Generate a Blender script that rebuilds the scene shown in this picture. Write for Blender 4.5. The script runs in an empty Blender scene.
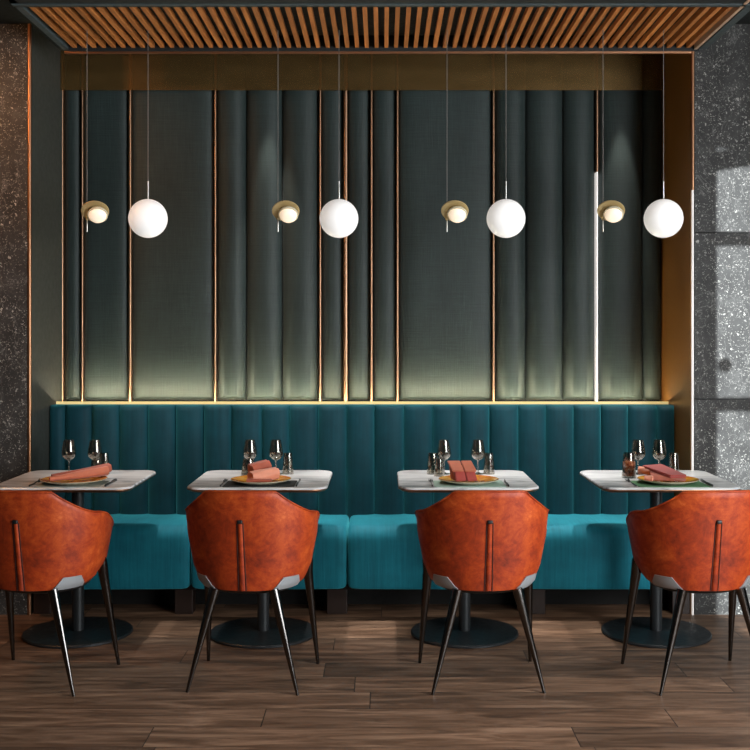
import bpy, bmesh, math, random
from mathutils import Vector, Matrix
PI = math.pi
random.seed(7)
SC = bpy.context.scene
COL = SC.collection
F = 1076.0                      # focal length in pixels of the 750 px frame
VX, VY, EYE = 383.0, 335.0, 1.456
CAMY = -5.6

def sx(px, Z): return (px - VX) * Z / F          # picture x -> metres at distance Z
def sz(py, Z): return EYE - (py - VY) * Z / F
def R(d): return math.radians(d)

# ------------------------------------------------------------------ materials
class NT:
    def __init__(self, name):
        self.m = bpy.data.materials.new(name); self.m.use_nodes = True
        self.t = self.m.node_tree; self.n = self.t.nodes; self.l = self.t.links
        self.n.clear()
        self.out = self.n.new('ShaderNodeOutputMaterial')
        self.tc = self.n.new('ShaderNodeTexCoord')
    def node(self, typ, **kw):
        nd = self.n.new(typ)
        for k, v in kw.items():
            if k in nd.inputs: nd.inputs[k].default_value = v
            else: setattr(nd, k, v)
        return nd
    def link(self, a, b): self.l.new(a, b)
    def coords(self, scale=(1,1,1), loc=(0,0,0), rot=(0,0,0), kind='Object'):
        mp = self.n.new('ShaderNodeMapping')
        mp.inputs['Scale'].default_value = scale; mp.inputs['Location'].default_value = loc
        mp.inputs['Rotation'].default_value = rot
        self.link(self.tc.outputs[kind], mp.inputs['Vector']); return mp.outputs['Vector']
    def noise(self, vec, scale, detail=4, rough=.5, dist=0):
        nd = self.n.new('ShaderNodeTexNoise')
        nd.inputs['Scale'].default_value = scale; nd.inputs['Detail'].default_value = detail
        nd.inputs['Roughness'].default_value = rough; nd.inputs['Distortion'].default_value = dist
        self.link(vec, nd.inputs['Vector']); return nd.outputs['Fac']
    def ramp(self, fac, stops, interp='LINEAR'):
        nd = self.n.new('ShaderNodeValToRGB'); cr = nd.color_ramp; cr.interpolation = interp
        while len(cr.elements) < len(stops): cr.elements.new(.5)
        for e, (p, c) in zip(cr.elements, stops):
            e.position = p; e.color = (c, c, c, 1) if isinstance(c, (int, float)) else (*c, 1)
        self.link(fac, nd.inputs['Fac']); return nd.outputs['Color']
    def mix(self, fac, a, b, mode='MIX'):
        nd = self.n.new('ShaderNodeMix'); nd.data_type = 'RGBA'; nd.blend_type = mode
        for s, v in ((nd.inputs['Factor'], fac), (nd.inputs['A'], a), (nd.inputs['B'], b)):
            if isinstance(v, (int, float)): s.default_value = v if s.type == 'VALUE' else (v, v, v, 1)
            elif isinstance(v, tuple): s.default_value = (*v, 1)
            else: self.link(v, s)
        # colour sockets of the Mix node
        for k in nd.inputs:
            if k.type == 'RGBA' and k.name in 'AB':
                v = a if k.name == 'A' else b
                if isinstance(v, tuple): k.default_value = (*v, 1)
                elif not isinstance(v, (int, float)): self.link(v, k)
        fs = [k for k in nd.inputs if k.name == 'Factor' and k.type == 'VALUE'][0]
        if isinstance(fac, (int, float)): fs.default_value = fac
        else: self.link(fac, fs)
        return [o for o in nd.outputs if o.type == 'RGBA'][0]
    def math(self, op, a, b=0.0, c=None):
        nd = self.n.new('ShaderNodeMath'); nd.operation = op
        for i, v in enumerate((a, b, c)):
            if v is None: continue
            if isinstance(v, (int, float)): nd.inputs[i].default_value = v
            else: self.link(v, nd.inputs[i])
        return nd.outputs[0]
    def bump(self, h, strength=.3, dist=.01):
        nd = self.n.new('ShaderNodeBump'); nd.inputs['Strength'].default_value = strength
        nd.inputs['Distance'].default_value = dist
        self.link(h, nd.inputs['Height']); return nd.outputs['Normal']
    def pbr(self, color, rough=.5, metal=0., normal=None, sheen=0., sheen_tint=None, spec=.5, emit=None, emit_s=0., coat=0.):
        p = self.n.new('ShaderNodeBsdfPrincipled')
        if isinstance(color, tuple): p.inputs['Base Color'].default_value = (*color, 1)
        else: self.link(color, p.inputs['Base Color'])
        if isinstance(rough, (int, float)): p.inputs['Roughness'].default_value = rough
        else: self.link(rough, p.inputs['Roughness'])
        p.inputs['Metallic'].default_value = metal
        p.inputs['Specular IOR Level'].default_value = spec
        p.inputs['Sheen Weight'].default_value = sheen
        p.inputs['Coat Weight'].default_value = coat
        if sheen_tint: p.inputs['Sheen Tint'].default_value = (*sheen_tint, 1)
        if normal is not None: self.link(normal, p.inputs['Normal'])
        if emit: p.inputs['Emission Color'].default_value = (*emit, 1); p.inputs['Emission Strength'].default_value = emit_s
        self.link(p.outputs[0], self.out.inputs['Surface'])
        self.p = p
        return self.m

M = {}
def plain(name, color, rough=.5, metal=0., spec=.5, grain=0., **kw):
    t = NT(name)
    f = t.noise(t.coords(), 40, 3)
    r = rough if metal > .5 else t.ramp(f, [(0.3, max(0, rough - .06)), (.7, min(1, rough + .06))])
    c = color
    if grain:
        c = t.mix(f, tuple(x * (1 - grain) for x in color), tuple(x * (1 + grain) for x in color))
    M[name] = t.pbr(c, r, metal, spec=spec, **kw)

plain('charcoal_paint', (.018, .021, .021), .75, spec=.25, grain=.08)
plain('canopy_black', (.012, .014, .015), .6, spec=.3)
plain('canopy_edge', (.05, .066, .07), .5, spec=.4)
plain('pale_copper', (.8, .55, .4), .4, .6)
plain('dark_wall', (.036, .038, .033), .55, spec=.35, grain=.1)
plain('copper', (.44, .225, .125), .4, 1.)
plain('strip_metal', (.40, .24, .15), .42, 1.)
plain('warm_brass', (.66, .47, .2), .32, 1.)
plain('disc_brass', (.50, .37, .17), .45, .35)
plain('black_metal', (.022, .022, .023), .34, .6, spec=.6)
plain('base_metal', (.02, .023, .025), .42, .3, spec=.5)
plain('leg_metal', (.10, .094, .09), .16, 1., spec=.6)
plain('grey_bracket', (.42, .44, .46), .45, .5)
plain('steel', (.6, .58, .55), .3, 1.)
plain('cord', (.16, .15, .14), .6)
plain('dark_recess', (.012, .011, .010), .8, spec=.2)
plain('bench_wood', (.020, .010, .007), .45, spec=.4, grain=.2)
plain('black_button', (.008, .008, .008), .45)
plain('seam_dark', (.03, .006, .003), .8)
plain('window_frame', (.03, .03, .03), .5)
plain('napkin_red', (.29, .032, .021), .75, grain=.25, sheen=.2)
plain('napkin_salmon', (.46, .125, .06), .7, grain=.2, sheen=.2)
plain('napkin_pink', (.60, .23, .14), .7, grain=.15, sheen=.2)
plain('napkin_rust', (.30, .06, .025), .7, grain=.25, sheen=.2)
plain('cream_ceramic', (.62, .57, .42), .25)
plain('mat_black', (.02, .022, .022), .8, grain=.2)
plain('mat_celadon', (.30, .42, .36), .8, grain=.15)
plain('mat_green', (.08, .2, .09), .8, grain=.2)
plain('mat_grey', (.26, .28, .24), .8, grain=.2)
plain('cutlery_dark', (.05, .05, .048), .3, .9)
plain('right_copper', (.27, .115, .026), .36, .6, grain=.1)

def mat_terrazzo():
    t = NT('terrazzo')
    v = t.coords()
    warp = t.node('ShaderNodeVectorMath', operation='ADD')
    nz = t.n.new('ShaderNodeTexNoise'); nz.inputs['Scale'].default_value = 45; nz.inputs['Detail'].default_value = 3
    t.link(v, nz.inputs['Vector'])
    sc = t.node('ShaderNodeVectorMath', operation='SCALE'); sc.inputs['Scale'].default_value = .05
    t.link(nz.outputs['Color'], sc.inputs[0]); t.link(v, warp.inputs[0]); t.link(sc.outputs[0], warp.inputs[1])
    v2 = warp.outputs[0]
    base = t.ramp(t.noise(v, 9, 6, .65), [(.3, (.020, .0195, .0185)), (.55, (.040, .0395, .038)), (.8, (.088, .087, .083))])
    def specks(scale, th, keep):
        vo = t.n.new('ShaderNodeTexVoronoi'); vo.inputs['Scale'].default_value = scale
        t.link(v2, vo.inputs['Vector'])
        sep = t.node('ShaderNodeSeparateColor'); t.link(vo.outputs['Color'], sep.inputs[0])
        size = t.math('MULTIPLY', sep.outputs[0], th)
        inside = t.math('LESS_THAN', vo.outputs['Distance'], size)
        kept = t.math('GREATER_THAN', sep.outputs[1], keep)
        return t.math('MULTIPLY', inside, kept)
    a = specks(52, .34, .62); b = specks(120, .5, .42); c = specks(24, .16, .45)
    f = t.math('MAXIMUM', t.math('MAXIMUM', a, c), t.math('MULTIPLY', b, .6))
    cl = t.ramp(t.noise(v, 4, 3, .6), [(.35, .35), (.65, 1.0)])
    f = t.math('MULTIPLY', f, cl)
    # thin pale veins
    ve = t.noise(t.coords((1, 1, .6)), 5, 5, .6, .6)
    d = t.math('ABSOLUTE', t.math('SUBTRACT', ve, .5))
    vein = t.ramp(d, [(0, .22), (.006, 0)])
    col = t.mix(f, base, (.44, .43, .395))
    col = t.mix(vein, col, (.4, .39, .37))
    M['terrazzo'] = t.pbr(col, t.ramp(f, [(0, .55), (1, .4)]), spec=.22)
mat_terrazzo()

def mat_floor():
    t = NT('walnut_planks')
    v = t.coords((1, 1, 1), (0, .824, 0))
    br = t.n.new('ShaderNodeTexBrick')
    br.offset = 0; br.offset_frequency = 2; br.squash = 1
    br.inputs['Scale'].default_value = 1; br.inputs['Brick Width'].default_value = 1.55
    br.inputs['Row Height'].default_value = .195; br.inputs['Mortar Size'].default_value = .0021
    br.inputs['Mortar Smooth'].default_value = .2; br.inputs['Bias'].default_value = 0
    br.inputs['Color1'].default_value = (0, 0, 0, 1); br.inputs['Color2'].default_value = (1, 1, 1, 1)
    br.inputs['Mortar'].default_value = (.5, .5, .5, 1)
    sep = t.node('ShaderNodeSeparateXYZ'); t.link(v, sep.inputs[0])
    row = t.math('FLOOR', t.math('DIVIDE', sep.outputs[1], .195))
    rn = t.n.new('ShaderNodeTexWhiteNoise'); rn.noise_dimensions = '1D'; t.link(row, rn.inputs['W'])
    sh = t.node('ShaderNodeCombineXYZ')
    t.link(t.math('ADD', sep.outputs[0], t.math('MULTIPLY', rn.outputs['Value'], 1.55)), sh.inputs[0]); t.link(sep.outputs[1], sh.inputs[1])
    t.link(sh.outputs[0], br.inputs['Vector'])
    # per-plank shift of the grain
    bw = t.node('ShaderNodeSeparateColor'); t.link(br.outputs['Color'], bw.inputs[0])
    cmb = t.node('ShaderNodeCombineXYZ')
    t.link(t.math('ADD', t.math('MULTIPLY', sep.outputs[0], 1.0), t.math('MULTIPLY', bw.outputs[0], 17.3)), cmb.inputs[0])
    t.link(t.math('MULTIPLY', sep.outputs[1], 7.0), cmb.inputs[1])
    t.link(t.math('MULTIPLY', row, 3.7), cmb.inputs[2])
    g = t.noise(cmb.outputs[0], 2.6, 8, .62, .9)
    cm2 = t.node('ShaderNodeCombineXYZ')
    t.link(t.math('MULTIPLY', sep.outputs[0], .9), cm2.inputs[0]); t.link(t.math('MULTIPLY', sep.outputs[1], 60.0), cm2.inputs[1])
    t.link(row, cm2.inputs[2])
    fine = t.noise(cm2.outputs[0], 3.2, 4, .6, .2)
    wood = t.ramp(g, [(.24, (.042, .022, .013)), (.44, (.125, .070, .041)), (.57, (.215, .128, .080)), (.76, (.38, .245, .16))])
    wood = t.mix(.45, wood, t.ramp(fine, [(.3, (.6, .6, .6)), (.7, (1.2, 1.18, 1.16))]), 'MULTIPLY')
    wood = t.mix(.8, wood, t.ramp(bw.outputs[0], [(0, (.68, .67, .66)), (1, (1.42, 1.36, 1.30))]), 'MULTIPLY')
    wood = t.mix(br.outputs['Fac'], wood, (.022, .014, .010))
    h = t.math('SUBTRACT', t.math('MULTIPLY', fine, .25), br.outputs['Fac'])
    M['floor'] = t.pbr(wood, t.ramp(fine, [(.3, .36), (.7, .5)]), normal=t.bump(h, .25, .003), spec=.45)
mat_floor()

def mat_velvet():
    for name, c0, c1, streak in (('teal_velvet', (.001, .018, .027), (.003, .046, .064), 0), ('teal_velvet_lit', (.003, .088, .124), (.009, .185, .245), 1)):  # one velvet; the seat copy is painted lighter for light from above
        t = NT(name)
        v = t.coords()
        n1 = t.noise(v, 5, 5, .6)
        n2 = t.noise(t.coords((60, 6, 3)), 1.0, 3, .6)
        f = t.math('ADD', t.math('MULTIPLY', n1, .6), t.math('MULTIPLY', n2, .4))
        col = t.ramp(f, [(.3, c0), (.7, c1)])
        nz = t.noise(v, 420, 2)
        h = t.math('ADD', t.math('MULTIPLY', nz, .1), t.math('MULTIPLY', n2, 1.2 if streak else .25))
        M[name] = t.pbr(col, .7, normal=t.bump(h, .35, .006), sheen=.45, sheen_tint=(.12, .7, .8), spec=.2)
mat_velvet()

def mat_panel():
    t = NT('panel_linen')
    v = t.coords()
    wv = t.noise(t.coords((230, 230, 8)), 1.0, 2, .6)
    wh = t.noise(t.coords((7, 7, 260)), 1.0, 2, .6)
    weave = t.math('ADD', wv, wh)
    big = t.noise(t.coords((3, 3, 1.2)), 1.0, 5, .6)
    col = t.ramp(big, [(.3, (.012, .021, .020)), (.7, (.026, .041, .039))])
    col = t.mix(.55, col, t.ramp(t.math('MULTIPLY', weave, .5), [(.35, (.55, .55, .55)), (.65, (1.4, 1.4, 1.4))]), 'MULTIPLY')
    M['panel'] = t.pbr(col, .55, normal=t.bump(weave, .3, .003), sheen=.08, spec=.32)
mat_panel()

def mat_leather():
    t = NT('rust_leather')
    v = t.coords()
    n1 = t.noise(v, 7, 8, .74, .6); n2 = t.noise(v, 30, 6, .75, .4); n3 = t.noise(v, 2.2, 3, .5)
    f = t.math('ADD', t.math('ADD', t.math('MULTIPLY', n1, .5), t.math('MULTIPLY', n2, .25)), t.math('MULTIPLY', n3, .25))
    col = t.ramp(f, [(.38, (.14, .013, .0025)), (.47, (.29, .031, .0045)), (.54, (.42, .062, .009)), (.63, (.62, .15, .038))])
    sp = t.n.new('ShaderNodeTexVoronoi'); sp.inputs['Scale'].default_value = 30; t.link(v, sp.inputs['Vector'])
    spot = t.ramp(sp.outputs['Distance'], [(.03, .5), (.07, 0)])
    col = t.mix(spot, col, (.12, .02, .008))
    h = t.math('ADD', n2, t.math('MULTIPLY', t.noise(v, 260, 2), .3))
    M['leather'] = t.pbr(col, t.ramp(n1, [(.3, .62), (.7, .42)]), normal=t.bump(h, .15, .004), spec=.34)
mat_leather()

def mat_marble():
    t = NT('grey_marble')
    v = t.coords((1.2, 9, 1), rot=(0, 0, .12))
    n = t.noise(v, 2.2, 8, .65, 1.2)
    col = t.ramp(n, [(.32, (.13, .135, .14)), (.43, (.34, .345, .35)), (.50, (.54, .54, .54)), (.66, (.70, .70, .69))])
    M['marble'] = t.pbr(col, .28, spec=.5)
mat_marble()

def mat_slat():
    t = NT('oak_slat')
    n = t.noise(t.coords((30, 2.2, 30)), 1.5, 6, .6, .4)
    sepx = t.node('ShaderNodeSeparateXYZ'); t.link(t.tc.outputs['Object'], sepx.inputs[0])
    wn = t.n.new('ShaderNodeTexWhiteNoise'); wn.noise_dimensions = '1D'
    t.link(t.math('FLOOR', t.math('MULTIPLY', t.math('ADD', sepx.outputs[0], 1.6455), 1 / .0507)), wn.inputs['W'])
    col = t.ramp(n, [(.3, (.34, .115, .028)), (.7, (.55, .215, .06))])
    col = t.mix(.8, col, t.ramp(wn.outputs['Value'], [(0, (.62, .6, .58)), (1, (1.15, 1.12, 1.1))]), 'MULTIPLY')
    M['slat'] = t.pbr(col, .45, spec=.4)
mat_slat()

def mat_bronze_glass():
    t = NT('bronze_glass')
    tr = t.node('ShaderNodeBsdfTransparent'); tr.inputs['Color'].default_value = (.9, .68, .38, 1)
    gl = t.node('ShaderNodeBsdfPrincipled')
    n = t.noise(t.coords((2, 2, 6)), 3, 3)
    gl.inputs['Metallic'].default_value = .6
    t.link(t.ramp(n, [(.3, (.22, .145, .055)), (.7, (.30, .20, .08))]), gl.inputs['Base Color'])
    gl.inputs['Roughness'].default_value = .36
    mx = t.node('ShaderNodeMixShader'); mx.inputs[0].default_value = .4
    t.link(tr.outputs[0], mx.inputs[1]); t.link(gl.outputs[0], mx.inputs[2])
    t.link(mx.outputs[0], t.out.inputs['Surface']); M['bronze_glass'] = t.m
mat_bronze_glass()

def mat_glass(name, color, k):
    t = NT(name)
    tr = t.node('ShaderNodeBsdfTransparent'); tr.inputs['Color'].default_value = (*color, 1)
    gl = t.node('ShaderNodeBsdfGlossy'); gl.inputs['Roughness'].default_value = .04
    gl.inputs['Color'].default_value = (.95, .92, .88, 1)
    lw = t.node('ShaderNodeLayerWeight'); lw.inputs['Blend'].default_value = k
    mx = t.node('ShaderNodeMixShader')
    t.link(t.math('ADD', t.math('MULTIPLY', lw.outputs['Facing'], .62), .06), mx.inputs[0])
    t.link(tr.outputs[0], mx.inputs[1]); t.link(gl.outputs[0], mx.inputs[2])
    t.link(mx.outputs[0], t.out.inputs['Surface']); M[name] = t.m
mat_glass('drinking_glass', (.70, .67, .62), .35)
mat_glass('window_glass', (.97, .98, .98), .1)
mat_glass('amber_glass', (.8, .55, .35), .35)

def mat_amber():
    t = NT('amber_glaze')
    n = t.noise(t.coords((1, 1, 1)), 14, 5, .6, .8)
    col = t.ramp(n, [(.32, (.40, .10, .015)), (.5, (.68, .27, .03)), (.68, (.80, .50, .08))])
    M['amber'] = t.pbr(col, .22, spec=.6, coat=.3)
    t = NT('fruit_drink')
    n = t.noise(t.coords(), 90, 3, .6)
    col = t.ramp(n, [(.35, (.10, .02, .012)), (.5, (.55, .14, .05)), (.65, (.8, .5, .3))])
    M['drink'] = t.pbr(col, .4)
mat_amber()

def glow(name, color, strength, base=(.8, .8, .8), rough=.25):
    t = NT(name)
    f = t.noise(t.coords(), 30, 2)
    M[name] = t.pbr(t.mix(f, base, tuple(x * .97 for x in base)), rough, emit=color, emit_s=strength)
glow('opal_globe', (1, .97, .93), .42)
glow('opal_bulb', (1, .78, .55), .62, (.8, .70, .6))
glow('led_tape', (1, .9, .64), 90)
glow('strip_highlight', (1, .95, .9), .55)  # window reflection on the metal strip, imitated by emission
glow('trim_highlight', (1, .86, .74), .3)  # weaker painted reflection for the right niche edge
glow('led_diffuser', (1, .76, .32), .55, (.6, .45, .2))
glow('downlight_lens', (1, .9, .75), 1.2)

# ------------------------------------------------------------------ mesh helpers
def obj(name, bm, mat, parent=None, smooth=None, loc=None):
    bmesh.ops.remove_doubles(bm, verts=bm.verts, dist=1e-6)
    bmesh.ops.recalc_face_normals(bm, faces=bm.faces)
    me = bpy.data.meshes.new(name); bm.to_mesh(me); bm.free()
    if smooth is not None:
        for p in me.polygons: p.use_smooth = True
        me.set_sharp_from_angle(angle=R(smooth))
    me.materials.append(M[mat])
    o = bpy.data.objects.new(name, me); COL.objects.link(o)
    if parent: o.parent = parent
    if loc: o.location = loc
    return o
def thing(name, label, cat, loc=(0,0,0), rz=0, group=None):
    o = bpy.data.objects.new(name, None); COL.objects.link(o)
    o.empty_display_size = .05
    o.location = loc; o.rotation_euler = (0, 0, rz); o['label'] = label; o['category'] = cat
    if group: o['group'] = group
    return o
def tag(o, label, cat, group=None):
    o['label'] = label; o['category'] = cat
    if group: o['group'] = group
    return o
def struct(name, bm, mat, smooth=None, parent=None):
    o = obj(name, bm, mat, parent, smooth)
    if not parent: o['kind'] = 'structure'
    return o
def dup(root, label, loc, rz=0, group=None):
    r = root.copy(); COL.objects.link(r); r.location = loc; r.rotation_euler = (0, 0, rz); r['label'] = label
    if group: r['group'] = group
    for ch in list(root.children):
        c = ch.copy(); COL.objects.link(c); c.parent = r
        for g in list(ch.children):
            d = g.copy(); COL.objects.link(d); d.parent = c
    return r

def bx(x0, x1, y0, y1, z0, z1, bm=None, bevel=0, seg=2):
    own = bm is None
    b = bmesh.new()
    r = bmesh.ops.create_cube(b, size=1)
    for v in b.verts:
        v.co = Vector((x0 + (v.co.x + .5) * (x1 - x0), y0 + (v.co.y + .5) * (y1 - y0), z0 + (v.co.z + .5) * (z1 - z0)))
    if bevel:
        bmesh.ops.bevel(b, geom=list(b.edges), offset=bevel, segments=seg, affect='EDGES', profile=.5)
    if own: return b
    merge(bm, b); return bm
def merge(dst, src):
    me = bpy.data.meshes.new('tmp'); src.to_mesh(me); src.free(); dst.from_mesh(me); bpy.data.meshes.remove(me)
def grid(bm, rows, close=False):
    vs = [[bm.verts.new(p) for p in r] for r in rows]
    n = len(rows[0])
    for i in range(len(rows) - 1):
        for j in range(n if close else n - 1):
            k = (j + 1) % n
            bm.faces.new((vs[i][j], vs[i][k], vs[i+1][k], vs[i+1][j]))
    return vs
def tube(pts, radii, n=12, cap=True, bm=None, flat=None):
    bm = bm or bmesh.new()
    pts = [Vector(p) for p in pts]
    if isinstance(radii, (int, float)): radii = [radii] * len(pts)
    rows = []; up = None
    for i, p in enumerate(pts):
        d = (pts[min(i+1, len(pts)-1)] - pts[max(i-1, 0)]).normalized()
        if up is None:
            up = Vector((0, 1, 0)) if abs(d.y) < .9 else Vector((1, 0, 0))
        a = d.cross(up).normalized(); b = a.cross(d).normalized(); up = b
        rr = radii[i]; fl = 1 if flat is None else flat
        rows.append([p + a * (rr * math.cos(2*PI*k/n)) + b * (rr * fl * math.sin(2*PI*k/n)) for k in range(n)])
    vs = grid(bm, rows, True)
    if cap:
        bm.faces.new(vs[0][::-1]); bm.faces.new(vs[-1])
    return bm
def lathe(prof, n=32, c=(0,0,0), bm=None):
    bm = bm or bmesh.new()
    rows = [[(c[0] + r*math.cos(2*PI*k/n), c[1] + r*math.sin(2*PI*k/n), c[2] + z) for k in range(n)] for r, z in prof]
    vs = grid(bm, rows, True)
    if prof[0][0] < 1e-4: bmesh.ops.pointmerge(bm, verts=vs[0], merge_co=Vector((c[0], c[1], c[2] + prof[0][1])))
    if prof[-1][0] < 1e-4: bmesh.ops.pointmerge(bm, verts=vs[-1], merge_co=Vector((c[0], c[1], c[2] + prof[-1][1])))
    return bm
def sphere(r, c=(0,0,0), seg=40, rings=24, sq=(1,1,1), bm=None):
    b = bmesh.new(); bmesh.ops.create_uvsphere(b, u_segments=seg, v_segments=rings, radius=r)
    for v in b.verts: v.co = Vector((v.co.x*sq[0]+c[0], v.co.y*sq[1]+c[1], v.co.z*sq[2]+c[2]))
    if bm is None: return b
    merge(bm, b); return bm
def poly_extrude(outline, z0, z1, bm=None):
    bm = bm or bmesh.new()
    a = [bm.verts.new((x, y, z0)) for x, y in outline]; b = [bm.verts.new((x, y, z1)) for x, y in outline]
    n = len(outline)
    bm.faces.new(a[::-1]); bm.faces.new(b)
    for i in range(n): bm.faces.new((a[i], a[(i+1)%n], b[(i+1)%n], b[i]))
    return bm
def round_rect(hx, hy, r, n=8):
    o = []
    for cx, cy, a0 in ((hx-r, hy-r, 0), (-hx+r, hy-r, 90), (-hx+r, -hy+r, 180), (hx-r, -hy+r, 270)):
        for k in range(n+1):
            a = R(a0 + 90*k/n); o.append((cx + r*math.cos(a), cy + r*math.sin(a)))
    return o

# ------------------------------------------------------------------ the setting
XL, XR = -1.836, 1.604          # inner faces of the niche
NB = .64                        # back of the niche
CEIL = 3.075
WL, WR, WF = -3.3, 3.1, -7.0
struct('floor', bx(WL - .1, WR + .1, WF - .1, NB + .1, -.08, 0), 'floor')
struct('ceiling', bx(WL - .1, WR + .1, WF - .1, NB + .1, CEIL, CEIL + .1), 'charcoal_paint')
struct('wall_left', bx(WL - .1, WL, WF - .1, .1, 0, CEIL), 'charcoal_paint')
# right wall with a broad window opening
WY0, WY1, WZ0, WZ1 = -6.3, -2.4, .45, 2.75
b = bmesh.new()
bx(WR, WR + .1, WF - .1, WY0, 0, CEIL, b); bx(WR, WR + .1, WY1, .1, 0, CEIL, b)
bx(WR, WR + .1, WY0, WY1, 0, WZ0, b); bx(WR, WR + .1, WY0, WY1, WZ1, CEIL, b)
struct('wall_right', b, 'charcoal_paint')
b = bmesh.new()
for y in (WY0, WY0 + 1.3, WY0 + 2.6, WY1 - .05): bx(WR + .02, WR + .07, y, y + .05, WZ0, WZ1, b)
for z in (WZ0, WZ1 - .05): bx(WR + .02, WR + .07, WY0, WY1, z, z + .05, b)
w2 = struct('window_2', b, 'window_frame')
obj('glass', bx(WR + .04, WR + .046, WY0 + .02, WY1 - .02, WZ0 + .02, WZ1 - .02), 'window_glass', w2)
# front wall (behind the camera) with the tall glazed opening that throws the patches on the right-hand stone
SUN_T = math.tan(R(5.2)); SUN_X = -.05           # dz and dx per metre of y
def onwin(X, z): return X - SUN_X * (0 - WF), z + SUN_T * (0 - WF)
px0, pz_top = onwin(sx(717, 5.6), 2.345)
px1 = px0 + .72
b = bmesh.new()
bx(WL - .1, px0, WF - .1, WF, 0, CEIL, b); bx(px1, WR + .1, WF - .1, WF, 0, CEIL, b)
bx(px0, px1, WF - .1, WF, pz_top + .09, CEIL, b); bx(px0, px1, WF - .1, WF, 0, .35, b)
struct('wall_front', b, 'charcoal_paint')
b = bmesh.new()
for za in (1.925, 1.065, .2):
    z = onwin(0, za)[1]; bx(px0, px1, WF - .08, WF - .02, z, z + .068, b)
# unseen head board, slanted to slope the top of the sun patch
h0 = [(px0, pz_top - .035), (px1, pz_top + .25), (px1, CEIL - .02), (px0, CEIL - .02)]
vs0 = [b.verts.new((x, WF - .08, z)) for x, z in h0]; vs1 = [b.verts.new((x, WF - .02, z)) for x, z in h0]
b.faces.new(vs0); b.faces.new(vs1[::-1])
for i in range(4): b.faces.new((vs0[i], vs0[(i+1)%4], vs1[(i+1)%4], vs1[i]))
w1 = struct('window_1', b, 'window_frame')
obj('glass', bx(px0 - .02, px1 + .02, WF - .055, WF - .05, .35, pz_top + .12), 'window_glass', w1)
lx, lz = onwin(sx(725, 5.6), sz(365, 5.6))
bl = bmesh.new(); bmesh.ops.create_cone(bl, cap_ends=True, segments=24, radius1=.038, radius2=.034, depth=.03)
bmesh.ops.rotate(bl, verts=bl.verts, cent=(0,0,0), matrix=Matrix.Rotation(PI/2, 3, 'X'))
bmesh.ops.translate(bl, verts=bl.verts, vec=(lx, WF - .035, lz))
obj('shadow_disc', bl, 'black_metal', w1, 40)  # unseen disc added to cast the round shadow on the stone

# stone walls left and right of the niche (both lie in the plane y = 0)
b = bmesh.new(); bx(WL, -1.848, 0, .12, 0, CEIL, b)
struct('wall_back_left', b, 'terrazzo')
b = bmesh.new()
zs = [0, .259, 1.123, 1.987, CEIL]
for i in range(4): bx(1.622, WR, 0, .1, zs[i] + (.003 if i else 0), zs[i+1] - (.003 if i < 3 else 0), b)
bx(1.622, WR, .03, .12, 0, CEIL, b)
struct('wall_back_right', b, 'terrazzo')
# niche
struct('wall_niche_left', bx(XL - .012, XL, .012, NB, 0, CEIL), 'dark_wall')
struct('wall_niche_right', bx(XR, XR + .012, .012, NB, 0, CEIL), 'right_copper')
struct('wall_niche_back', bx(XL - .012, XR + .012, NB, NB + .08, 0, CEIL), 'charcoal_paint')
# copper edges at the mouth of the niche
def vtrim(name, x, w, y, z0, z1, mat='copper', d=.014):
    b = bmesh.new()
    out = [(x - w/2, y + d)]
    for k in range(9):
        a = PI * (1 - k/8); out.append((x + w/2*math.cos(a), y - w/2*.7*math.sin(a)))
    out.append((x + w/2, y + d))
    poly_extrude(out, z0, z1, b)
    return struct(name, b, mat, 50)
vtrim('trim_1', -1.841, .017, .0, 0, CEIL)
vtrim('trim_2', 1.6125, .017, .0, sz(190, 5.6), CEIL)
vtrim('trim_21', 1.6125, .010, .0, 0, sz(190, 5.6), 'trim_highlight')  # lower part glows in place of the window's reflection

# upholstered panels of the niche back wall
ZP = 6.19
edges = [(64.5,81,'n'),(84,128.5,'w'),(132,214,'w'),(217,246,'n'),(246.5,282,'n'),(282.5,318.5,'n'),(322,342.5,'n'),(348.5,369.5,'n'),
         (373.5,395.5,'n'),(399.5,491.5,'w'),(495.5,525.5,'n'),(526,562.5,'n'),(563,594.5,'n'),(599.5,642.5,'n'),(643,661.5,'n')]
PW = ['narrowest panel in the left corner of the niche', 'panel above the leftmost small brass lamp', 'widest panel of the left half, behind the leftmost globe',
      'narrow fluted panel just right of the wide left panel', 'fluted panel behind the second small brass lamp', 'fluted panel just left of the second globe lamp',
      'slim panel behind the second globe lamp', 'slim panel right of the widest copper strip', 'slim panel left of the broad middle panel',
      'widest panel of all, behind the third small brass lamp', 'narrow fluted panel behind the third globe lamp', 'fluted panel right of the third globe lamp',
      'fluted panel left of the metal strip with the white reflection', 'darkest panel, behind the fourth small brass lamp', 'narrow dark panel in the right corner of the niche']
ZB, ZT = 1.084, 3.06
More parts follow.
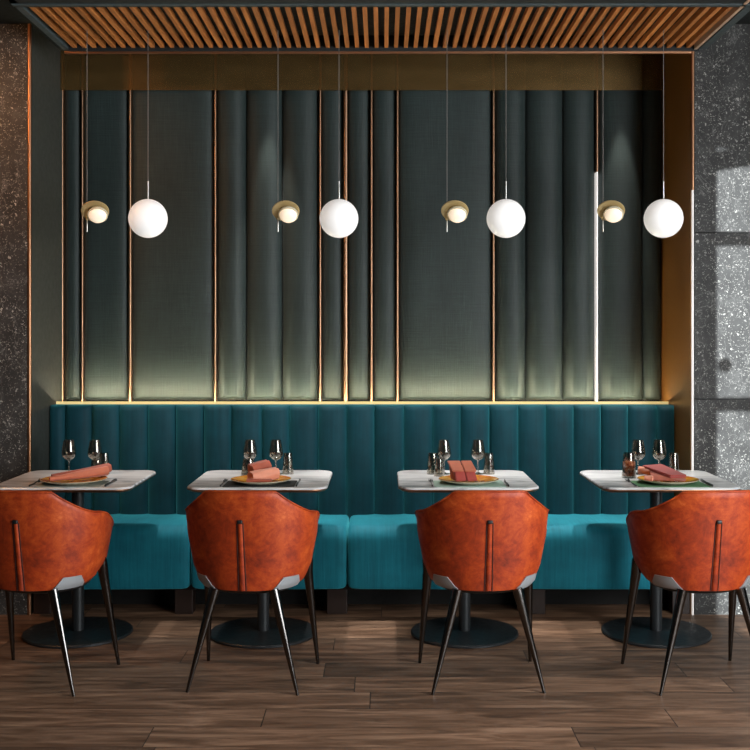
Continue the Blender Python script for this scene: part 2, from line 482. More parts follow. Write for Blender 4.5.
for (a, c, kind), lab in zip(edges, PW):
    x0, x1 = sx(a, ZP), sx(c, ZP); w = x1 - x0; xm = (x0 + x1)/2
    bulge = .055 if kind == 'n' else .035
    e = 2.2 if kind == 'n' else 4.5
    if w < .13: bulge = .03
    n = 24; prof = []
    for k in range(n + 1):
        u = -math.cos(PI * k / n)
        prof.append((u * w/2, -bulge * max(0, 1 - abs(u)**e)**(1/(1.6 if kind == 'n' else 2.2))))
    rows = []
    hs = [(0, .0), (.003, .5), (.01, .8), (.022, 1), (.3, 1), (.6, 1), (1.0, 1), (1.5, 1), (ZT - ZB, 1)]
    for dz, s in hs:
        rows.append([(px, py * s - (.006 if s > 0 else 0), dz) for px, py in prof])
    b = bmesh.new(); vs = grid(b, rows)
    # back and sides
    rb = [[(px, .03, dz) for px, py in (prof[0], prof[-1])] for dz, s in (hs[0], hs[-1])]
    bb = [[b.verts.new(p) for p in r] for r in rb]
    b.faces.new((bb[0][0], bb[0][1], bb[1][1], bb[1][0]))
    b.faces.new([r[0] for r in vs] + [bb[1][0], bb[0][0]]); b.faces.new([r[-1] for r in vs] + [bb[1][1], bb[0][1]])
    b.faces.new(vs[0] + [bb[0][1], bb[0][0]]); b.faces.new(vs[-1] + [bb[1][1], bb[1][0]])
    o = obj('wall_panel', b, 'panel', None, 35, (xm, NB - .032, ZB))
    tag(o, 'dark grey-green upholstered ' + lab, 'wall panel', 'upholstered panels of the niche back wall')

# metal strips between them
for i, (p, w) in enumerate([(62.2, .015), (82.5, .009), (130.2, .014), (215.3, .011), (320.2, .011), (345.6, .022), (371.5, .011), (397.5, .011), (493.5, .011), (597.0, .013)]):
    if p == 597.0:
        vtrim('trim_22', sx(p, 6.17), .008, .565, 1.075, sz(172, 6.17), 'strip_highlight', .06)  # glowing length stands in for a reflection on the metal
        vtrim('trim_%d' % (i + 3), sx(p, 6.17), w, .565, sz(172, 6.17), CEIL - .01, 'strip_metal', .06)
    else: vtrim('trim_%d' % (i + 3), sx(p, 6.17), w, .565, 1.075, CEIL - .01, 'strip_metal', .06)
# bronze glass band over the panels
struct('trim_20', bx(XL + .002, XR - .002, .52, .526, sz(90, 6.12), CEIL), 'bronze_glass')

# ------------------------------------------------------------------ LED ledge behind the backrest
lg = thing('light_ledge', 'gold light ledge glowing along the top of the teal backrest', 'light ledge', (0, .5, 1.0))
b = bx(XL + .003, XR - .003, -.06, .105, .0, .066)
obj('shelf', b, 'warm_brass', lg)
obj('diffuser', bx(XL + .004, XR - .004, -.07, -.06, .058, .083), 'led_diffuser', lg)
obj('light_strip', bx(XL + .05, XR - .05, -.03, -.012, .066, .070), 'led_tape', lg)

# ------------------------------------------------------------------ banquette
bq = thing('banquette', 'long teal velvet banquette with channelled backrest under the glowing ledge', 'bench', (0, .2, 0))
dy = -.2
# channelled backrest
cb = [48.3, 64.5, 91, 118.5, 147, 175, 203, 231, 261.5, 289, 317.7, 346.7, 374.5, 404, 433, 461, 490, 519, 546.7, 574.5, 602, 629, 658, 675.5]
b = bmesh.new()
YB, ZB0, ZB1 = .345, .40, 1.068
for a, c in zip(cb[:-1], cb[1:]):
    x0, x1 = sx(a, 5.91), sx(c, 5.91); w = x1 - x0; xm = (x0 + x1)/2
    x0 = max(x0, XL + .001)
    n = 14
    def prof(s, top):
        r = []
        for k in range(n + 1):
            u = -math.cos(PI * k/n)
            r.append((xm + u*w/2*.998, YB + dy - s * .052 * max(0, 1 - abs(u)**2.4)**(1/2.0)))
        return r
    rows = []
    for z, s in ((ZB0, 1), (.7, 1), (.95, 1), (ZB1 - .03, 1), (ZB1 - .014, .9), (ZB1 - .005, .68), (ZB1, .3)):
        rows.append([(x, y, z) for x, y in prof(s, 0)])
    rows.append([(x, YB + dy + .085, ZB1) for x, y in prof(0, 0)])
    grid(b, rows)
bx(XL + .003, XR - .003, YB + dy + .004, YB + dy + .08, ZB0, ZB1 - .004, b)
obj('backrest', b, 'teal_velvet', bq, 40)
# seat cushions
cx = [XL + .004, sx(190, 5.5), sx(347, 5.5), sx(504, 5.5), XR - .004]
SY0, SY1 = -.105, .325
for i in range(4):
    x0, x1 = cx[i] + .003, cx[i+1] - .003
    b = bmesh.new()
    # side profile (y, z) of the cushion, swept along x with rounded ends
    P = [(SY1, .155), (SY1, .47)]
    P += [(SY0 + .16, .4795), (SY0 + .085, .478)]
    for k in range(1, 9):
        a = PI/2 * k/8; P.append((SY0 + .075 - .075*math.sin(a), .403 + .075*math.cos(a)))
    P += [(SY0 - .004, .33), (SY0 - .004, .24), (SY0, .175), (SY0 + .006, .160), (SY0 + .02, .155)]
    cy, cz = .1, .32
    nx = 30; rows = []
    for k in range(nx + 1):
        u = k/nx; x = x0 + (x1 - x0)*u
        rows.append([(x, y + dy, z) for y, z in P])
    xs = [0, .006, .02, .045] ; ins = [.022, .010, .003, 0]
    rows = []
    def row(x, s):
        return [(x, y + dy + (s if y < .1 else 0), z - (s if z > .3 else -s)) for y, z in P]
    for d, s in zip(xs, ins): rows.append(row(x0 + d, s))
    for k in range(1, 24): rows.append(row(x0 + .045 + (x1 - x0 - .09)*k/24, -.002*math.sin(PI*k/24)))
    for d, s in zip(xs[::-1], ins[::-1]): rows.append(row(x1 - d, s))
    vs = grid(b, rows, True)
    b.faces.new(vs[0]); b.faces.new(vs[-1][::-1])
    obj('seat_cushion', b, 'teal_velvet_lit', bq, 40)
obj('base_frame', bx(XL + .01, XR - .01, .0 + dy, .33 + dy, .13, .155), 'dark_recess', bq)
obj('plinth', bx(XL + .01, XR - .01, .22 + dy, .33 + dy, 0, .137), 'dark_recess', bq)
for a, c in ((34, 51), (175, 193), (327, 347), (527, 545), (672, 690)):
    x0, x1 = sx(a, 5.62), sx(c, 5.62)
    obj('leg', bx(max(x0, XL + .003), min(x1, XR - .003), .012 + dy, .1 + dy, 0, .137, bevel=.003), 'bench_wood', bq)

# ------------------------------------------------------------------ slatted canopy
cp = thing('slatted_canopy', 'dropped ceiling canopy of orange-brown timber slats above the banquette', 'ceiling canopy', (0, 0, 2.9))
CZ = .046
xl, xr = -1.62, 1.612
n = 64; pitch = (xr - xl)/n
b = bmesh.new()
for k in range(n):
    x = xl + pitch*(k + .22)
    bx(x, x + .0205, -.716, -.016, CZ, CZ + .026, b)
obj('slats', b, 'slat', cp)
b = bmesh.new()
bx(xl - .047, xr + .07, -1.25, .02, CZ + .065, .174, b)                     # backing board
bx(xl - .047, xr + .07, -1.25, -.722, CZ - .004, CZ + .07, b)               # front border
bx(xl - .012, xr + .03, -.014, .0, CZ - .014, CZ + .07, b)               # rear border
obj('frame', b, 'canopy_black', cp)
obj('side_rail', bx(xl - .047, xl - .014, -1.25, .02, CZ - .004, CZ + .12), 'canopy_edge', cp)
obj('side_rail', bx(xr + .032, xr + .07, -1.25, .02, CZ - .004, CZ + .12), 'canopy_edge', cp)
obj('front_trim', bx(xl - .047, xr + .07, -.775, -.745, CZ - .008, CZ - .003), 'canopy_edge', cp)
obj('rear_trim', bx(xl - .04, xr + .002, .0, .014, CZ - .024, CZ - .012), 'copper', cp)
obj('side_trim', bx(xr + .003, xr + .018, -.86, -.002, CZ - .008, CZ + .02), 'pale_copper', cp)

# ------------------------------------------------------------------ pedestal tables
def make_table(label, loc):
    t = thing('pedestal_table', label, 'table', loc, 0, 'marble pedestal tables along the banquette')
    b = bmesh.new()
    o1 = round_rect(.325, .325, .075); o0 = round_rect(.312, .312, .068); o2 = round_rect(.321, .321, .072)
    rows = [[(x, y, z) for x, y in o] for o, z in ((o0, .734), (o1, .744), (o1, .752), (o2, .756))]
    vs = grid(b, rows, True); b.faces.new(vs[0][::-1]); b.faces.new(vs[-1])
    obj('tabletop', b, 'marble', t, 30)
    obj('edge_band', (lambda bb: (grid(bb, [[(x*1.003, y*1.003, z) for x, y in o] for o, z in ((o0, .7335), (o1, .7435), (o1, .747))], True), bb)[1])(bmesh.new()), 'copper', t, 30)
    obj('support_plate', bx(-.13, .13, -.13, .13, .724, .734, bevel=.002), 'base_metal', t)
    obj('pole', lathe([(0, .016), (.029, .016), (.029, .725), (0, .725)], 28), 'base_metal', t, 40)
    obj('base', lathe([(0, 0), (.258, 0), (.262, .003), (.262, .010), (.257, .0145), (.05, .0165), (.045, .018), (0, .018)], 64), 'base_metal', t, 40)
    return t
TX = [sx(78, 5.25), sx(263.3, 5.25), sx(464.5, 5.25), sx(656, 5.25)]
TY = -.35
TL = ['square grey marble table on black disc base nearest the left stone wall',
      'square marble table, second from the left, on black disc base',
      'square marble table, third from the left, holding the boxy red napkin',
      'square pale marble table on black disc base nearest the right stone wall']
tab = make_table(TL[0], (TX[0], TY, 0))
for i in (1, 2, 3): dup(tab, TL[i], (TX[i], TY, 0))

# ------------------------------------------------------------------ chairs
def a_of(z):   # half width of the shell at height z
    P = [(.415, .205), (.43, .222), (.49, .247), (.618, .272), (.717, .280), (.84, .280)]
    for (z0, a0), (z1, a1) in zip(P, P[1:]):
        if z <= z1: return a0 + (a1 - a0)*max(0, (z - z0)/(z1 - z0))
    return P[-1][1]
def b_of(z): return .205 + (min(max(z, .415), .84) - .415) * .17
def ss(t): t = max(0, min(1, t)); return t*t*(3 - 2*t)
def rim(ph):   # ph in degrees away from the back centre
    p = abs(ph)
    if p < 29: return .832 - .004*(p/29)**2
    if p < 82: 
        t = (p - 29)/53
        return .828 - .106*(1 - (1 - t)**1.75)*ss(t*6 + .35)
    return .722 - .10*(p - 82)/68
def shell_pt(ph, z, off=0.):
    """ph: degrees from the back centre; past 90 the arm runs straight forward"""
    A, B = a_of(z) + off, b_of(z) + off
    p = abs(ph); s = 1 if ph >= 0 else -1
    if p <= 90:
        e = .92
        sn, cs = math.sin(R(p)), math.cos(R(p))
        return Vector((s*A*sn**e, -B*cs**e, z))
    d = (p - 90)/60
    return Vector((s*(A - .045*d*d), .19*d, z))
def make_chair(label, loc, rz):
    t = thing('shell_chair', label, 'chair', loc, rz, 'rust shell chairs facing the banquette')
    # ---- shell: outer skin, rim roll and inner skin in one mesh
    b = bmesh.new()
    phs = [-150 + 300*k/100 for k in range(101)]
    nz = 16
    def bottom(ph):
        p = abs(ph)
        return .415 + .06*ss((p - 70)/42)
    TH = .026
    rows = []
    for i in range(nz + 1):
        rows.append([shell_pt(ph, bottom(ph) + (rim(ph) - .006 - bottom(ph))*i/nz) for ph in phs])
    rows.append([shell_pt(ph, rim(ph), -.006) for ph in phs])
    rows.append([shell_pt(ph, rim(ph) + .001, -TH*.5) for ph in phs])
    rows.append([shell_pt(ph, rim(ph), -TH + .005) for ph in phs])
    for i in range(nz, -1, -1):
        rows.append([shell_pt(ph, bottom(ph) + (rim(ph) - .007 - bottom(ph))*i/nz, -TH) for ph in phs])
    vs = grid(b, rows)
    for j in range(len(phs) - 1): b.faces.new((vs[-1][j], vs[-1][j+1], vs[0][j+1], vs[0][j]))
    b.faces.new([r[0] for r in vs]); b.faces.new([r[-1] for r in vs][::-1])
    shell = obj('shell', b, 'leather', t, 60)
    # rim piping
    pts = [shell_pt(ph, rim(ph) - .004, .0015) for ph in phs]
    obj('piping', tube(pts, .0032, 6), 'leather', shell, 60)
    # centre seam at the back: raised strip with a dark line on each side and a stud on top
    b = bmesh.new(); zs_ = [.417 + (.70 - .417)*k/20 for k in range(21)]
    rows = []
    for z in zs_:
        g = 1 + .25*(1 - (z - .417)/.283)
        r = []
        for u in (-1, -.8, -.4, 0, .4, .8, 1):
            x = u*.0105*g
            ph = math.degrees(math.asin(max(-1, min(1, (abs(x)/a_of(z))**(1/.92)))))*(1 if x >= 0 else -1)
            r.append(shell_pt(ph, z, -.002 + .0085*(1 - abs(u)**4)))
        rows.append(r)
    grid(b, rows); seam = obj('back_seam', b, 'leather', shell, 60)
    for u in (-1.2, 1.2):
        pts = []
        for z in zs_:
            g = 1 + .25*(1 - (z - .417)/.283); x = u*.0105*g
            ph = math.degrees(math.asin((abs(x)/a_of(z))**(1/.92)))*(1 if x >= 0 else -1)
            pts.append(shell_pt(ph, z, .0008))
        obj('stitch_line', tube(pts, .0020, 6), 'seam_dark', shell, 60)
    p = shell_pt(0, .704, .003)
    bs = bx(-.011, .011, p.y - .006, p.y + .006, .697, .712, bevel=.004, seg=3)
    o = obj('stud', bs, 'black_button', shell, 50)
    # ---- seat
    b = bmesh.new()
    out = []
    for k in range(61):
        ph = -125 + 250*k/60; q = shell_pt(ph, .47, -.032); out.append((q.x, q.y))
    fr = [(out[-1][0] + (out[0][0] - out[-1][0])*k/12, out[-1][1] + .05*math.sin(PI*k/12)) for k in range(1, 12)]
    out += fr
    def ring(s, z): return [(x*s, (y + .02)*s - .02, z) for x, y in out]
    rows = [ring(.92, .418), ring(.985, .424), ring(1, .44), ring(1, .475), ring(.97, .49), ring(.88, .498), ring(.5, .503)]
    vs = grid(b, rows, True); b.faces.new(vs[0][::-1]); b.faces.new(vs[-1])
    obj('seat', b, 'leather', t, 50)
    b = bmesh.new()
    rows = [ring(.80, .392), ring(.88, .398), ring(.93, .419)]
    vs = grid(b, rows, True); b.faces.new(vs[0][::-1]); b.faces.new(vs[-1])
    obj('seat_pan', b, 'black_metal', t, 50)
    # ---- grey brackets wrapping the rear lower corners
    for s in (-1, 1):
        b = bmesh.new(); rows = []
        for i in range(7):
            f = i/6; z = .4135 + .052*f
            p0 = 32 + 9*f; p1 = 74 - 12*f
            rows.append([shell_pt(s*(p0 + (p1 - p0)*j/12), z - (0 if i else .0), .0048) for j in range(13)])
        base = len(rows)
        vs = grid(b, rows)
        ex = bmesh.ops.extrude_face_region(b, geom=list(b.faces))
        for v in [g for g in ex['geom'] if isinstance(g, bmesh.types.BMVert)]:
            v.co -= Vector((v.co.x, v.co.y, 0)).normalized()*.0045
        # short lip folding under the shell
        rows = [[shell_pt(s*(32 + 42*j/12), .4135, .0048 - q) for j in range(13)] for q in (0, .05)]
        grid(b, rows)
        o = obj('leg_bracket', b, 'grey_bracket', t, 40)
        o['label'] = 'grey metal bracket'
    # ---- legs
    for s in (-1, 1):
        top = Vector((s*.122, -.178, .418)); foot = Vector((s*.228, -.213, 0))
        b = bmesh.new()
        pts = [top.lerp(foot, k/10) for k in range(11)]
        tube(pts, [.0215 - .0150*(k/10) for k in range(11)], 14, True, b, .8)
        obj('leg', b, 'leg_metal', t, 40)
        pts = [Vector((s*.228, .075, .515)), Vector((s*.226, .085, .485)), Vector((s*.219, .108, .435))]
        foot = Vector((s*.247, .213, 0)); st = pts[-1]
        pts += [st.lerp(foot, k/8) for k in range(1, 9)]
        rad = [.010, .0195, .0225] + [.0215 - .0145*(k/8) for k in range(1, 9)]
        obj('leg', tube(pts, rad, 14), 'leg_metal', t, 40)
    return t
CHY = 4.577 - 5.6
CH = [(-1.442, -8, 'rust leather shell chair at the left, cut off by the edge of the picture'),
      (-.553, -5, 'rust leather shell chair, second from the left, before the table with the black placemat'),
      (.419, 2.5, 'rust leather shell chair, third from the left, before the table with the boxy red napkin'),
      (1.326, 5.5, 'bright rust shell chair at the right, overlapping the right stone wall')]
ch = make_chair(CH[0][2], (CH[0][0], CHY, 0), R(CH[0][1]))
for x, rz, lab in CH[1:]: dup(ch, lab, (x, CHY, 0), R(rz))

# ------------------------------------------------------------------ lamps
WHERE = ['leftmost', 'second from left', 'third from left', 'rightmost']
ZL = 5.25
def make_globe(label, loc):
    t = thing('globe_pendant', label, 'pendant lamp', loc, 0, 'white globe pendants')
    obj('globe', sphere(.0945, (0, 0, 0), 48, 32), 'opal_globe', t, 180)
    obj('rod', tube([(0, 0, .096), (0, 0, .182)], .0042, 10), 'steel', t, 40)
    obj('cord', tube([(0, 0, .18), (0, 0, 2.944 - loc[2])], .0016, 8), 'cord', t, 40)
    return t
gx = [148, 339, 506, 663.5]; gz = sz(218.5, ZL)
GLB = ['white glass globe pendant lamp at the far left', 'white globe pendant lamp, second from left, before the widest copper strip',
       'white globe pendant lamp, third from left, in front of the narrow fluted panel', 'white globe pendant lamp at the far right, before the copper side wall']
g0 = make_globe(GLB[0], (sx(gx[0], ZL), ZL - 5.6, gz))
for i in (1, 2, 3): dup(g0, GLB[i], (sx(gx[i], ZL), ZL - 5.6, gz))

def make_disc(label, loc):
    """origin on the cord, at the height of the disc's centre"""
    t = thing('disc_pendant', label, 'pendant lamp', loc, 0, 'small brass disc pendants')
    nrm = Vector((-.02, -.65, -.74)).normalized()
    rot = nrm.to_track_quat('Z', 'Y').to_matrix()
    c = Vector((.038, -.035, -.006))
    def place(b):
        bmesh.ops.rotate(b, verts=b.verts, cent=(0,0,0), matrix=rot); bmesh.ops.translate(b, verts=b.verts, vec=c); return b
    b = lathe([(0, .004), (.05, .004), (.062, .007), (.066, .006), (.0665, .002), (.062, 0), (.05, -.003), (0, -.003)], 40)
    d = obj('disc', place(b), 'disc_brass', t, 40)
    c = c + Vector((.012, 0, -.002))
    b = lathe([(0, .002), (.030, .004), (.043, .012), (.0485, .024), (.048, .032), (.043, .032), (.042, .024)], 36)
    obj('bulb_collar', place(b), 'cream_ceramic', d, 60)
    b = lathe([(.042, .024), (.042, .031), (.0395, .041), (.033, .050), (.02, .056), (0, .058)], 36)
    obj('bulb', place(b), 'opal_bulb', t, 80)
    obj('cord', tube([(0, 0, -.06), (0, 0, 2.944 - loc[2])], .0016, 8), 'cord', t, 40)
    obj('rod', tube([(0, 0, -.107), (0, 0, -.04)], .0034, 10), 'steel', t, 40)
    obj('hook', tube([(0, 0, -.05), (-.006, -.012, -.045), (.0, -.03, -.035), (.02, -.03, -.02)], .003, 8), 'disc_brass', t, 40)
    return t
dx_ = [87, 278, 447, 603]; dz_ = sz(210, ZL)
DLB = ['small brass disc pendant with glowing bulb at the far left', 'small brass disc pendant with glowing bulb, second from left',
       'small brass disc pendant with glowing bulb, third from left', 'small brass disc pendant with glowing bulb beside the strip with the white reflection']
d0 = make_disc(DLB[0], (sx(dx_[0], ZL), ZL - 5.6, dz_))
for i in (1, 2, 3): dup(d0, DLB[i], (sx(dx_[i], ZL), ZL - 5.6, dz_), -math.atan2(sx(dx_[i], ZL), ZL))
d0.rotation_euler = (0, 0, -math.atan2(sx(dx_[0], ZL), ZL))

# ------------------------------------------------------------------ table settings
TT = .7562
TN = ['on the far left table', 'on the second table from left', 'on the third table from left', 'on the far right table']
def wine(label, loc):
    prof = [(0, 0), (.031, .0), (.0315, .0015), (.012, .005), (.0042, .012), (.0036, .06), (.006, .074), (.020, .082), (.031, .096), (.0335, .110),
            (.0315, .135), (.0265, .165), (.0235, .183), (.0228, .183), (.0258, .165), (.0307, .135), (.0326, .110), (.0300, .097), (.019, .084), (.0, .079)]
    prof = [(r*1.08, z*.935) for r, z in prof]
    return tag(obj('wine_glass', lathe(prof, 28), 'drinking_glass', None, 50, loc), label, 'wine glass', 'wine glasses on the tables')
def tumbler(label, loc, s=1., h=.112, mat='drinking_glass'):
    prof = [(0, 0), (.026*s, 0), (.0265*s, .004), (.020*s, h), (.0192*s, h), (.0252*s, .010), (0, .009)]
    return tag(obj('tumbler', lathe(prof, 28), mat, None, 50, loc), label, 'tumbler', 'small tumblers on the tables')
ZG = 5.42
wl = [(69, 95), (250, 276), (444, 478), (638, 659)]
WLB = ['clear wine glass, left of the pair %s', 'clear wine glass, right of the pair %s']
for i, pr in enumerate(wl):
    for k, p in enumerate(pr):
        wine(WLB[k] % TN[i], (sx(p, ZG), ZG - 5.6, TT))
tl = [(104.5, 5.42, 1, .105, 'tall narrow tumbler behind the napkin on the far left table', 0),
      (96.5, 5.30, 1.15, .085, 'clear squat tumbler before the right wine glass on the far left table', 0),
      (248.5, 5.34, 1.45, .085, 'clear squat tumbler before the left wine glass on the second table', 0),
      (288, 5.42, 1.1, .105, 'clear tumbler standing right of the wine glasses on the second table', 0),
      (432.5, 5.42, 1.1, .105, 'clear tumbler standing left of the wine glasses on the third table', 0),
      (439, 5.34, 1.0, .085, 'clear squat tumbler before the left wine glass on the third table', 0),
      (489, 5.42, 1.1, .105, 'clear tumbler standing right of the wine glasses on the third table', 0),
      (629, 5.28, 1.35, .122, 'tumbler of fruity orange drink at the left of the far right table', 1),
      (673.5, 5.42, 1.1, .105, 'clear tumbler standing right of the wine glasses on the far right table', 0)]
for p, Z, s, h, lab, full in tl:
    o = tumbler(lab, (sx(p, Z), Z - 5.6, TT), s, h)
    if full:
        prof = [(0, .0105), (.0245*s, .0108), (.0218*s, h*.66), (0, h*.66)]
        obj('drink', lathe(prof, 24), 'drink', o, 40)

PX = [74, 261, 468.5, 668]; ZPL = 5.075
MATS = [('mat_grey', 'grey-green placemat under the plate on the far left table'), ('mat_black', 'black placemat under the plate on the second table from left'),
        ('mat_celadon', 'pale celadon placemat under the plate on the third table from left'), ('mat_green', 'green placemat under the plate on the far right table')]
for i in range(4):
    X = sx(PX[i], ZPL); Y = ZPL - 5.6
    hx = .165 if i else .15
    b = poly_extrude(round_rect(hx, .105, .006, 3), 0, .0022)
    tag(obj('placemat', b, MATS[i][0], None, 40, (X, Y - .02, TT)), MATS[i][1], 'placemat', 'placemats')
    z = TT + .0024
    pl = obj('dinner_plate', lathe([(0, 0), (.080, 0), (.084, .002), (.128, .013), (.142, .0185), (.143, .0205), (.140, .0205)], 56), 'cream_ceramic', None, 50, (X, Y, z))
    if i == 0: pl.scale = (1.08, 1.08, 1.02)
    tag(pl, 'amber glazed plate with cream rim ' + TN[i], 'plate', 'amber plates')
    gz_ = obj('glaze', lathe([(0, .0075), (.078, .0075), (.086, .009), (.124, .0165), (.140, .0212)], 56), 'amber', pl, 50)
    gz_['label'] = 'amber glaze'
    # fork left, knife right, dark finish
    b = bmesh.new()
    tube([(0, -.10, .004), (0, -.03, .0035), (0, .03, .0075)], [.0045, .0034, .003], 8, True, b, .5)
    tube([(0, .03, .0075), (0, .045, .006), (0, .06, .0055)], [.004, .011, .011], 8, True, b, .2)
    for q in (-.008, -.0027, .0027, .008): tube([(q, .058, .0055), (q, .08, .006), (q, .10, .009)], [.002, .0018, .0012], 6, True, b)
    fk = obj('fork', b, 'cutlery_dark', None, 50, (X - .176, Y - .01, TT + .0005))
    tag(fk, 'dark fork lying left of the plate ' + TN[i], 'fork', 'dark forks')
    b = bmesh.new()
    tube([(0, -.105, .005), (0, -.05, .005), (0, -.005, .0045)], [.0055, .0062, .005], 8, True, b, .6)
    tube([(0, -.005, .0045), (0, .05, .004), (.002, .09, .004), (.004, .105, .004)], [.0055, .0095, .008, .002], 8, True, b, .18)
    kn = obj('knife', b, 'cutlery_dark', None, 50, (X + .176, Y - .01, TT + .0005))
    tag(kn, 'dark knife lying right of the plate ' + TN[i], 'knife', 'dark knives')

def roll(p0, p1, r0, r1, mat, label, flat=.75, seed=1):
    """a rolled cloth napkin: wrinkled tapering tube with the spiral of its layers at the ends"""
    rnd = random.Random(seed)
    p0, p1 = Vector(p0), Vector(p1); d = (p1 - p0); L = d.length; d.normalize()
    a = d.cross(Vector((0, 0, 1))).normalized(); u = a.cross(d)
    b = bmesh.new(); n = 24; rows = []
    m = 16; ph = [rnd.uniform(0, 6.28) for _ in range(3)]
    ends = [(.25, .012), (.55, .004), (.82, 0), (1, .0)]
    seq = [(0, s, o) for s, o in ends] + [(k/m, 1, 0) for k in range(1, m)] + [(1, s, -o) for s, o in ends[::-1]]
    for t, s, o in seq:
        c = p0 + d*(L*t + o); r = (r0 + (r1 - r0)*t)*s
        ring_ = []
        for k in range(n):
            th = 2*PI*k/n
            w = 1 + .07*math.sin(2*th + 5*t + ph[0]) + .045*math.sin(5*th - 7*t + ph[1])
            if k in (5, 6): w *= .86
            ring_.append(c + a*(r*w*math.cos(th)) + u*(r*flat*w*math.sin(th)))
        rows.append(ring_)
    vs = grid(b, rows, True); b.faces.new(vs[0][::-1]); b.faces.new(vs[-1])
    return tag(obj('rolled_napkin', b, mat, None, 50), label, 'napkin', 'rolled napkins')
PT = TT + .0024 + .0075           # top of the plate's well
Yp = ZPL - 5.6
X = sx(PX[0], ZPL)
roll((X - .098, Yp - .055, PT + .018), (X + .135, Yp + .085, PT + .040), .013, .030, 'napkin_salmon', 'salmon napkin roll lying diagonally across the far left plate, front one', .8, 3)
roll((X - .105, Yp + .002, PT + .022), (X + .125, Yp + .170, PT + .044), .013, .028, 'napkin_rust', 'rust napkin roll lying behind the salmon one on the far left plate', .8, 5)
X = sx(PX[1], ZPL)
roll((X - .045, Yp - .045, PT + .028), (X + .07, Yp + .03, PT + .034), .029, .035, 'napkin_pink', 'pink rolled napkin at the front of the second plate from left', .85, 8)
roll((X - .052, Yp + .048, PT + .044), (X + .024, Yp + .098, PT + .066), .036, .032, 'napkin_rust', 'dark rust rolled napkin standing behind the pink one on the second plate', .9, 11)
roll((X - .055, Yp - .103, PT + .016), (X + .06, Yp - .098, PT + .016), .012, .012, 'napkin_rust', 'thin rust napkin roll along the front edge of the second plate', .8, 17)
# third table: boxy folded napkin with two flaps
X = sx(PX[2], ZPL)
nb = thing('folded_napkin', 'boxy folded red napkin with two pink flaps on the third plate', 'napkin', (X - .014, Yp, PT + .006), R(4))
nb.scale = (.84, .84, .84)
def hexa(pts, bev=.004):
    b = bmesh.new(); v = [b.verts.new(p) for p in pts]
    for f in ((0,1,2,3), (7,6,5,4), (0,4,5,1), (1,5,6,2), (2,6,7,3), (3,7,4,0)): b.faces.new([v[i] for i in f])
    bmesh.ops.bevel(b, geom=list(b.edges), offset=bev, segments=2, affect='EDGES'); return b
b = bmesh.new()
merge(b, hexa([(-.060, -.055, .001), (-.002, -.055, .001), (-.012, .045, .001), (-.080, .045, .001), (-.070, -.045, .060), (-.012, -.045, .060), (-.022, .05, .082), (-.088, .05, .082)]))
merge(b, hexa([(.002, -.052, .001), (.062, -.05, .001), (.05, .045, .001), (-.008, .045, .001), (-.008, -.04, .056), (.045, -.038, .056), (.040, .05, .082), (-.018, .05, .082)]))
obj('fold', b, 'napkin_red', nb, 40)
for s, pts in ((0, [(-.082, -.055, .052), (-.016, -.055, .052), (-.026, .045, .098), (-.098, .045, .098)]), (1, [(-.012, -.052, .050), (.056, -.05, .050), (.038, .045, .098), (-.022, .045, .098)])):
    q = [Vector(p) for p in pts]; up = Vector((0, -.004, .008))
    o = obj('flap', hexa([*q, *[p + up for p in q]], .003), 'napkin_salmon', nb, 40)
    o['label'] = 'pink flap'
# fourth table: flat folded red napkin leaning on a pale roll
X = sx(PX[3], ZPL)
roll((X - .118, Yp - .045, PT + .022), (X - .088, Yp - .062, PT + .022), .015, .015, 'napkin_pink', 'short pink rolled napkin at the left of the far right plate', .85, 21)
roll((X - .108, Yp + .13, PT + .036), (X - .045, Yp + .107, PT + .034), .024, .024, 'napkin_pink', 'pale pink napkin roll behind the red folded one on the far right plate', .8, 23)
nb = thing('folded_napkin', 'flat folded dark red napkin leaning over the far right plate', 'napkin', (X, Yp, PT + .006), R(-14))
b = bmesh.new()
for k in range(2):
    o = k*.008
    q = [Vector((-.11 - .008*k, .02, .050 + o)), Vector((.01, -.06, .017 + o)), Vector((.085, -.012, .015 + o)), Vector((-.03, .085, .052 + o))]
    merge(b, hexa([*q, *[p + Vector((0, 0, .006)) for p in q]], .002))
obj('fold', b, 'napkin_red', nb, 40)
obj('lower_fold', hexa([(-.075, -.055, .003), (.075, -.065, .003), (.085, -.01, .003), (-.04, .07, .003), (-.085, -.01, .038), (.02, -.062, .014), (.08, -.008, .013), (-.04, .07, .045)], .003), 'napkin_rust', nb, 40)

# ------------------------------------------------------------------ light
def area(name, loc, size, power, color, rot, shape='RECTANGLE', spread=None):
    d = bpy.data.lights.new(name, 'AREA'); d.shape = shape; d.size = size[0]; d.size_y = size[1]; d.energy = power; d.color = color
    if spread: d.spread = spread
    o = bpy.data.objects.new(name, d); COL.objects.link(o); o.location = loc; o.rotation_euler = rot; return o
def spot(name, loc, target, power, color, angle, blend=.6, r=.03):
    d = bpy.data.lights.new(name, 'SPOT'); d.energy = power; d.color = color; d.spot_size = R(angle); d.spot_blend = blend; d.shadow_soft_size = r
    o = bpy.data.objects.new(name, d); COL.objects.link(o); o.location = loc
    o.rotation_euler = (Vector(target) - Vector(loc)).to_track_quat('-Z', 'Y').to_euler(); return o
# daylight in the right-hand window (light enters along -X)
area('window_daylight', (WR + .02, (WY0 + WY1)/2, (WZ0 + WZ1)/2), (WZ1 - WZ0 - .05, WY1 - WY0 - .05), 440, (.95, .98, 1), (0, R(90), 0))
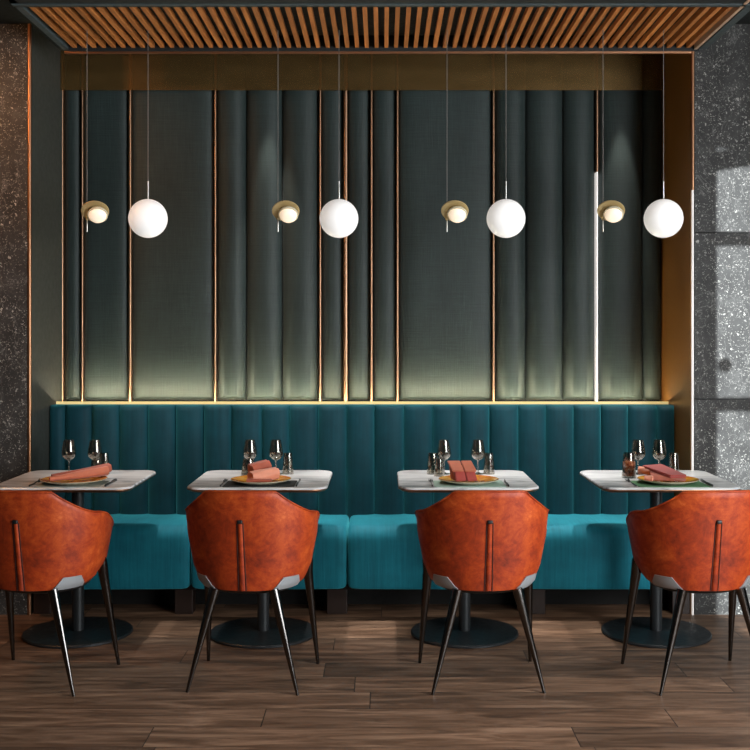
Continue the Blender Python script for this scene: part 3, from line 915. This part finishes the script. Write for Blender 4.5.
# sun
d = bpy.data.lights.new('sun', 'SUN'); d.energy = 12.5; d.angle = R(.22); d.color = (.93, .97, 1)
o = bpy.data.objects.new('sun', d); COL.objects.link(o)
o.rotation_euler = Vector((SUN_X, 1, -SUN_T)).to_track_quat('-Z', 'Y').to_euler(); o.location = (px0, WF - 1, 3)
# added fill spots, no fixtures: over the tables and over the aisle
for x, pw in zip(TX, (11, 13, 19, 23)):
    spot('table_fill', (x + .15, -1.2, CEIL - .15), (x, -.2, .6), pw, (1, .92, .82), 52, .8, .05)
for x in (-1.3, 0, 1.3):
    spot('aisle_fill', (x + .5, -3.4, CEIL - .03), (x, -.9, .5), 30, (1, .93, .86), 70, .9, .08)
# unseen spots added under the canopy to brighten the seat top
for x, pw in ((-1.25, 150), (-.5, 165), (.1, 215), (.75, 250), (1.3, 215)):
    spot('seat_fill', (x, -.05, 2.93), (x, -.02, .48), pw, (1, .98, .95), 34, .9, .03)
# warm washer on the left-hand stone
spot('stone_washer', (-2.6, -1.1, CEIL - .03), (-2.0, 0, 1.9), 75, (1, .42, .13), 100, .8, .04)
# small recessed downlights in the niche that draw the scallops on the panels
for p in (272, 622):
    x = sx(p, 6.1)
    spot('niche_spot', (x, .44, CEIL - .025), (x, .452, 2.0), 80, (1, .95, .85), 28, .5, .01)

w = bpy.data.worlds.new('sky'); SC.world = w; w.use_nodes = True
bg = w.node_tree.nodes['Background']; bg.inputs['Color'].default_value = (.72, .82, .92, 1); bg.inputs['Strength'].default_value = 1.0

# ------------------------------------------------------------------ camera
cd = bpy.data.cameras.new('camera'); cam = bpy.data.objects.new('camera', cd); COL.objects.link(cam)
cam.location = (0, CAMY, EYE); cam.rotation_euler = (R(90), 0, 0)
cd.sensor_width = 36; cd.lens = F/750*36
cd.shift_x = (375 - VX)/750; cd.shift_y = (VY - 375)/750
cd.clip_start = .05
SC.camera = cam
vs_ = SC.view_settings
vs_.view_transform = 'Standard'; vs_.look = 'None'; vs_.exposure = 0; vs_.gamma = 1
SC.cycles.max_bounces = 8; SC.cycles.transparent_max_bounces = 24; SC.cycles.sample_clamp_indirect = 6
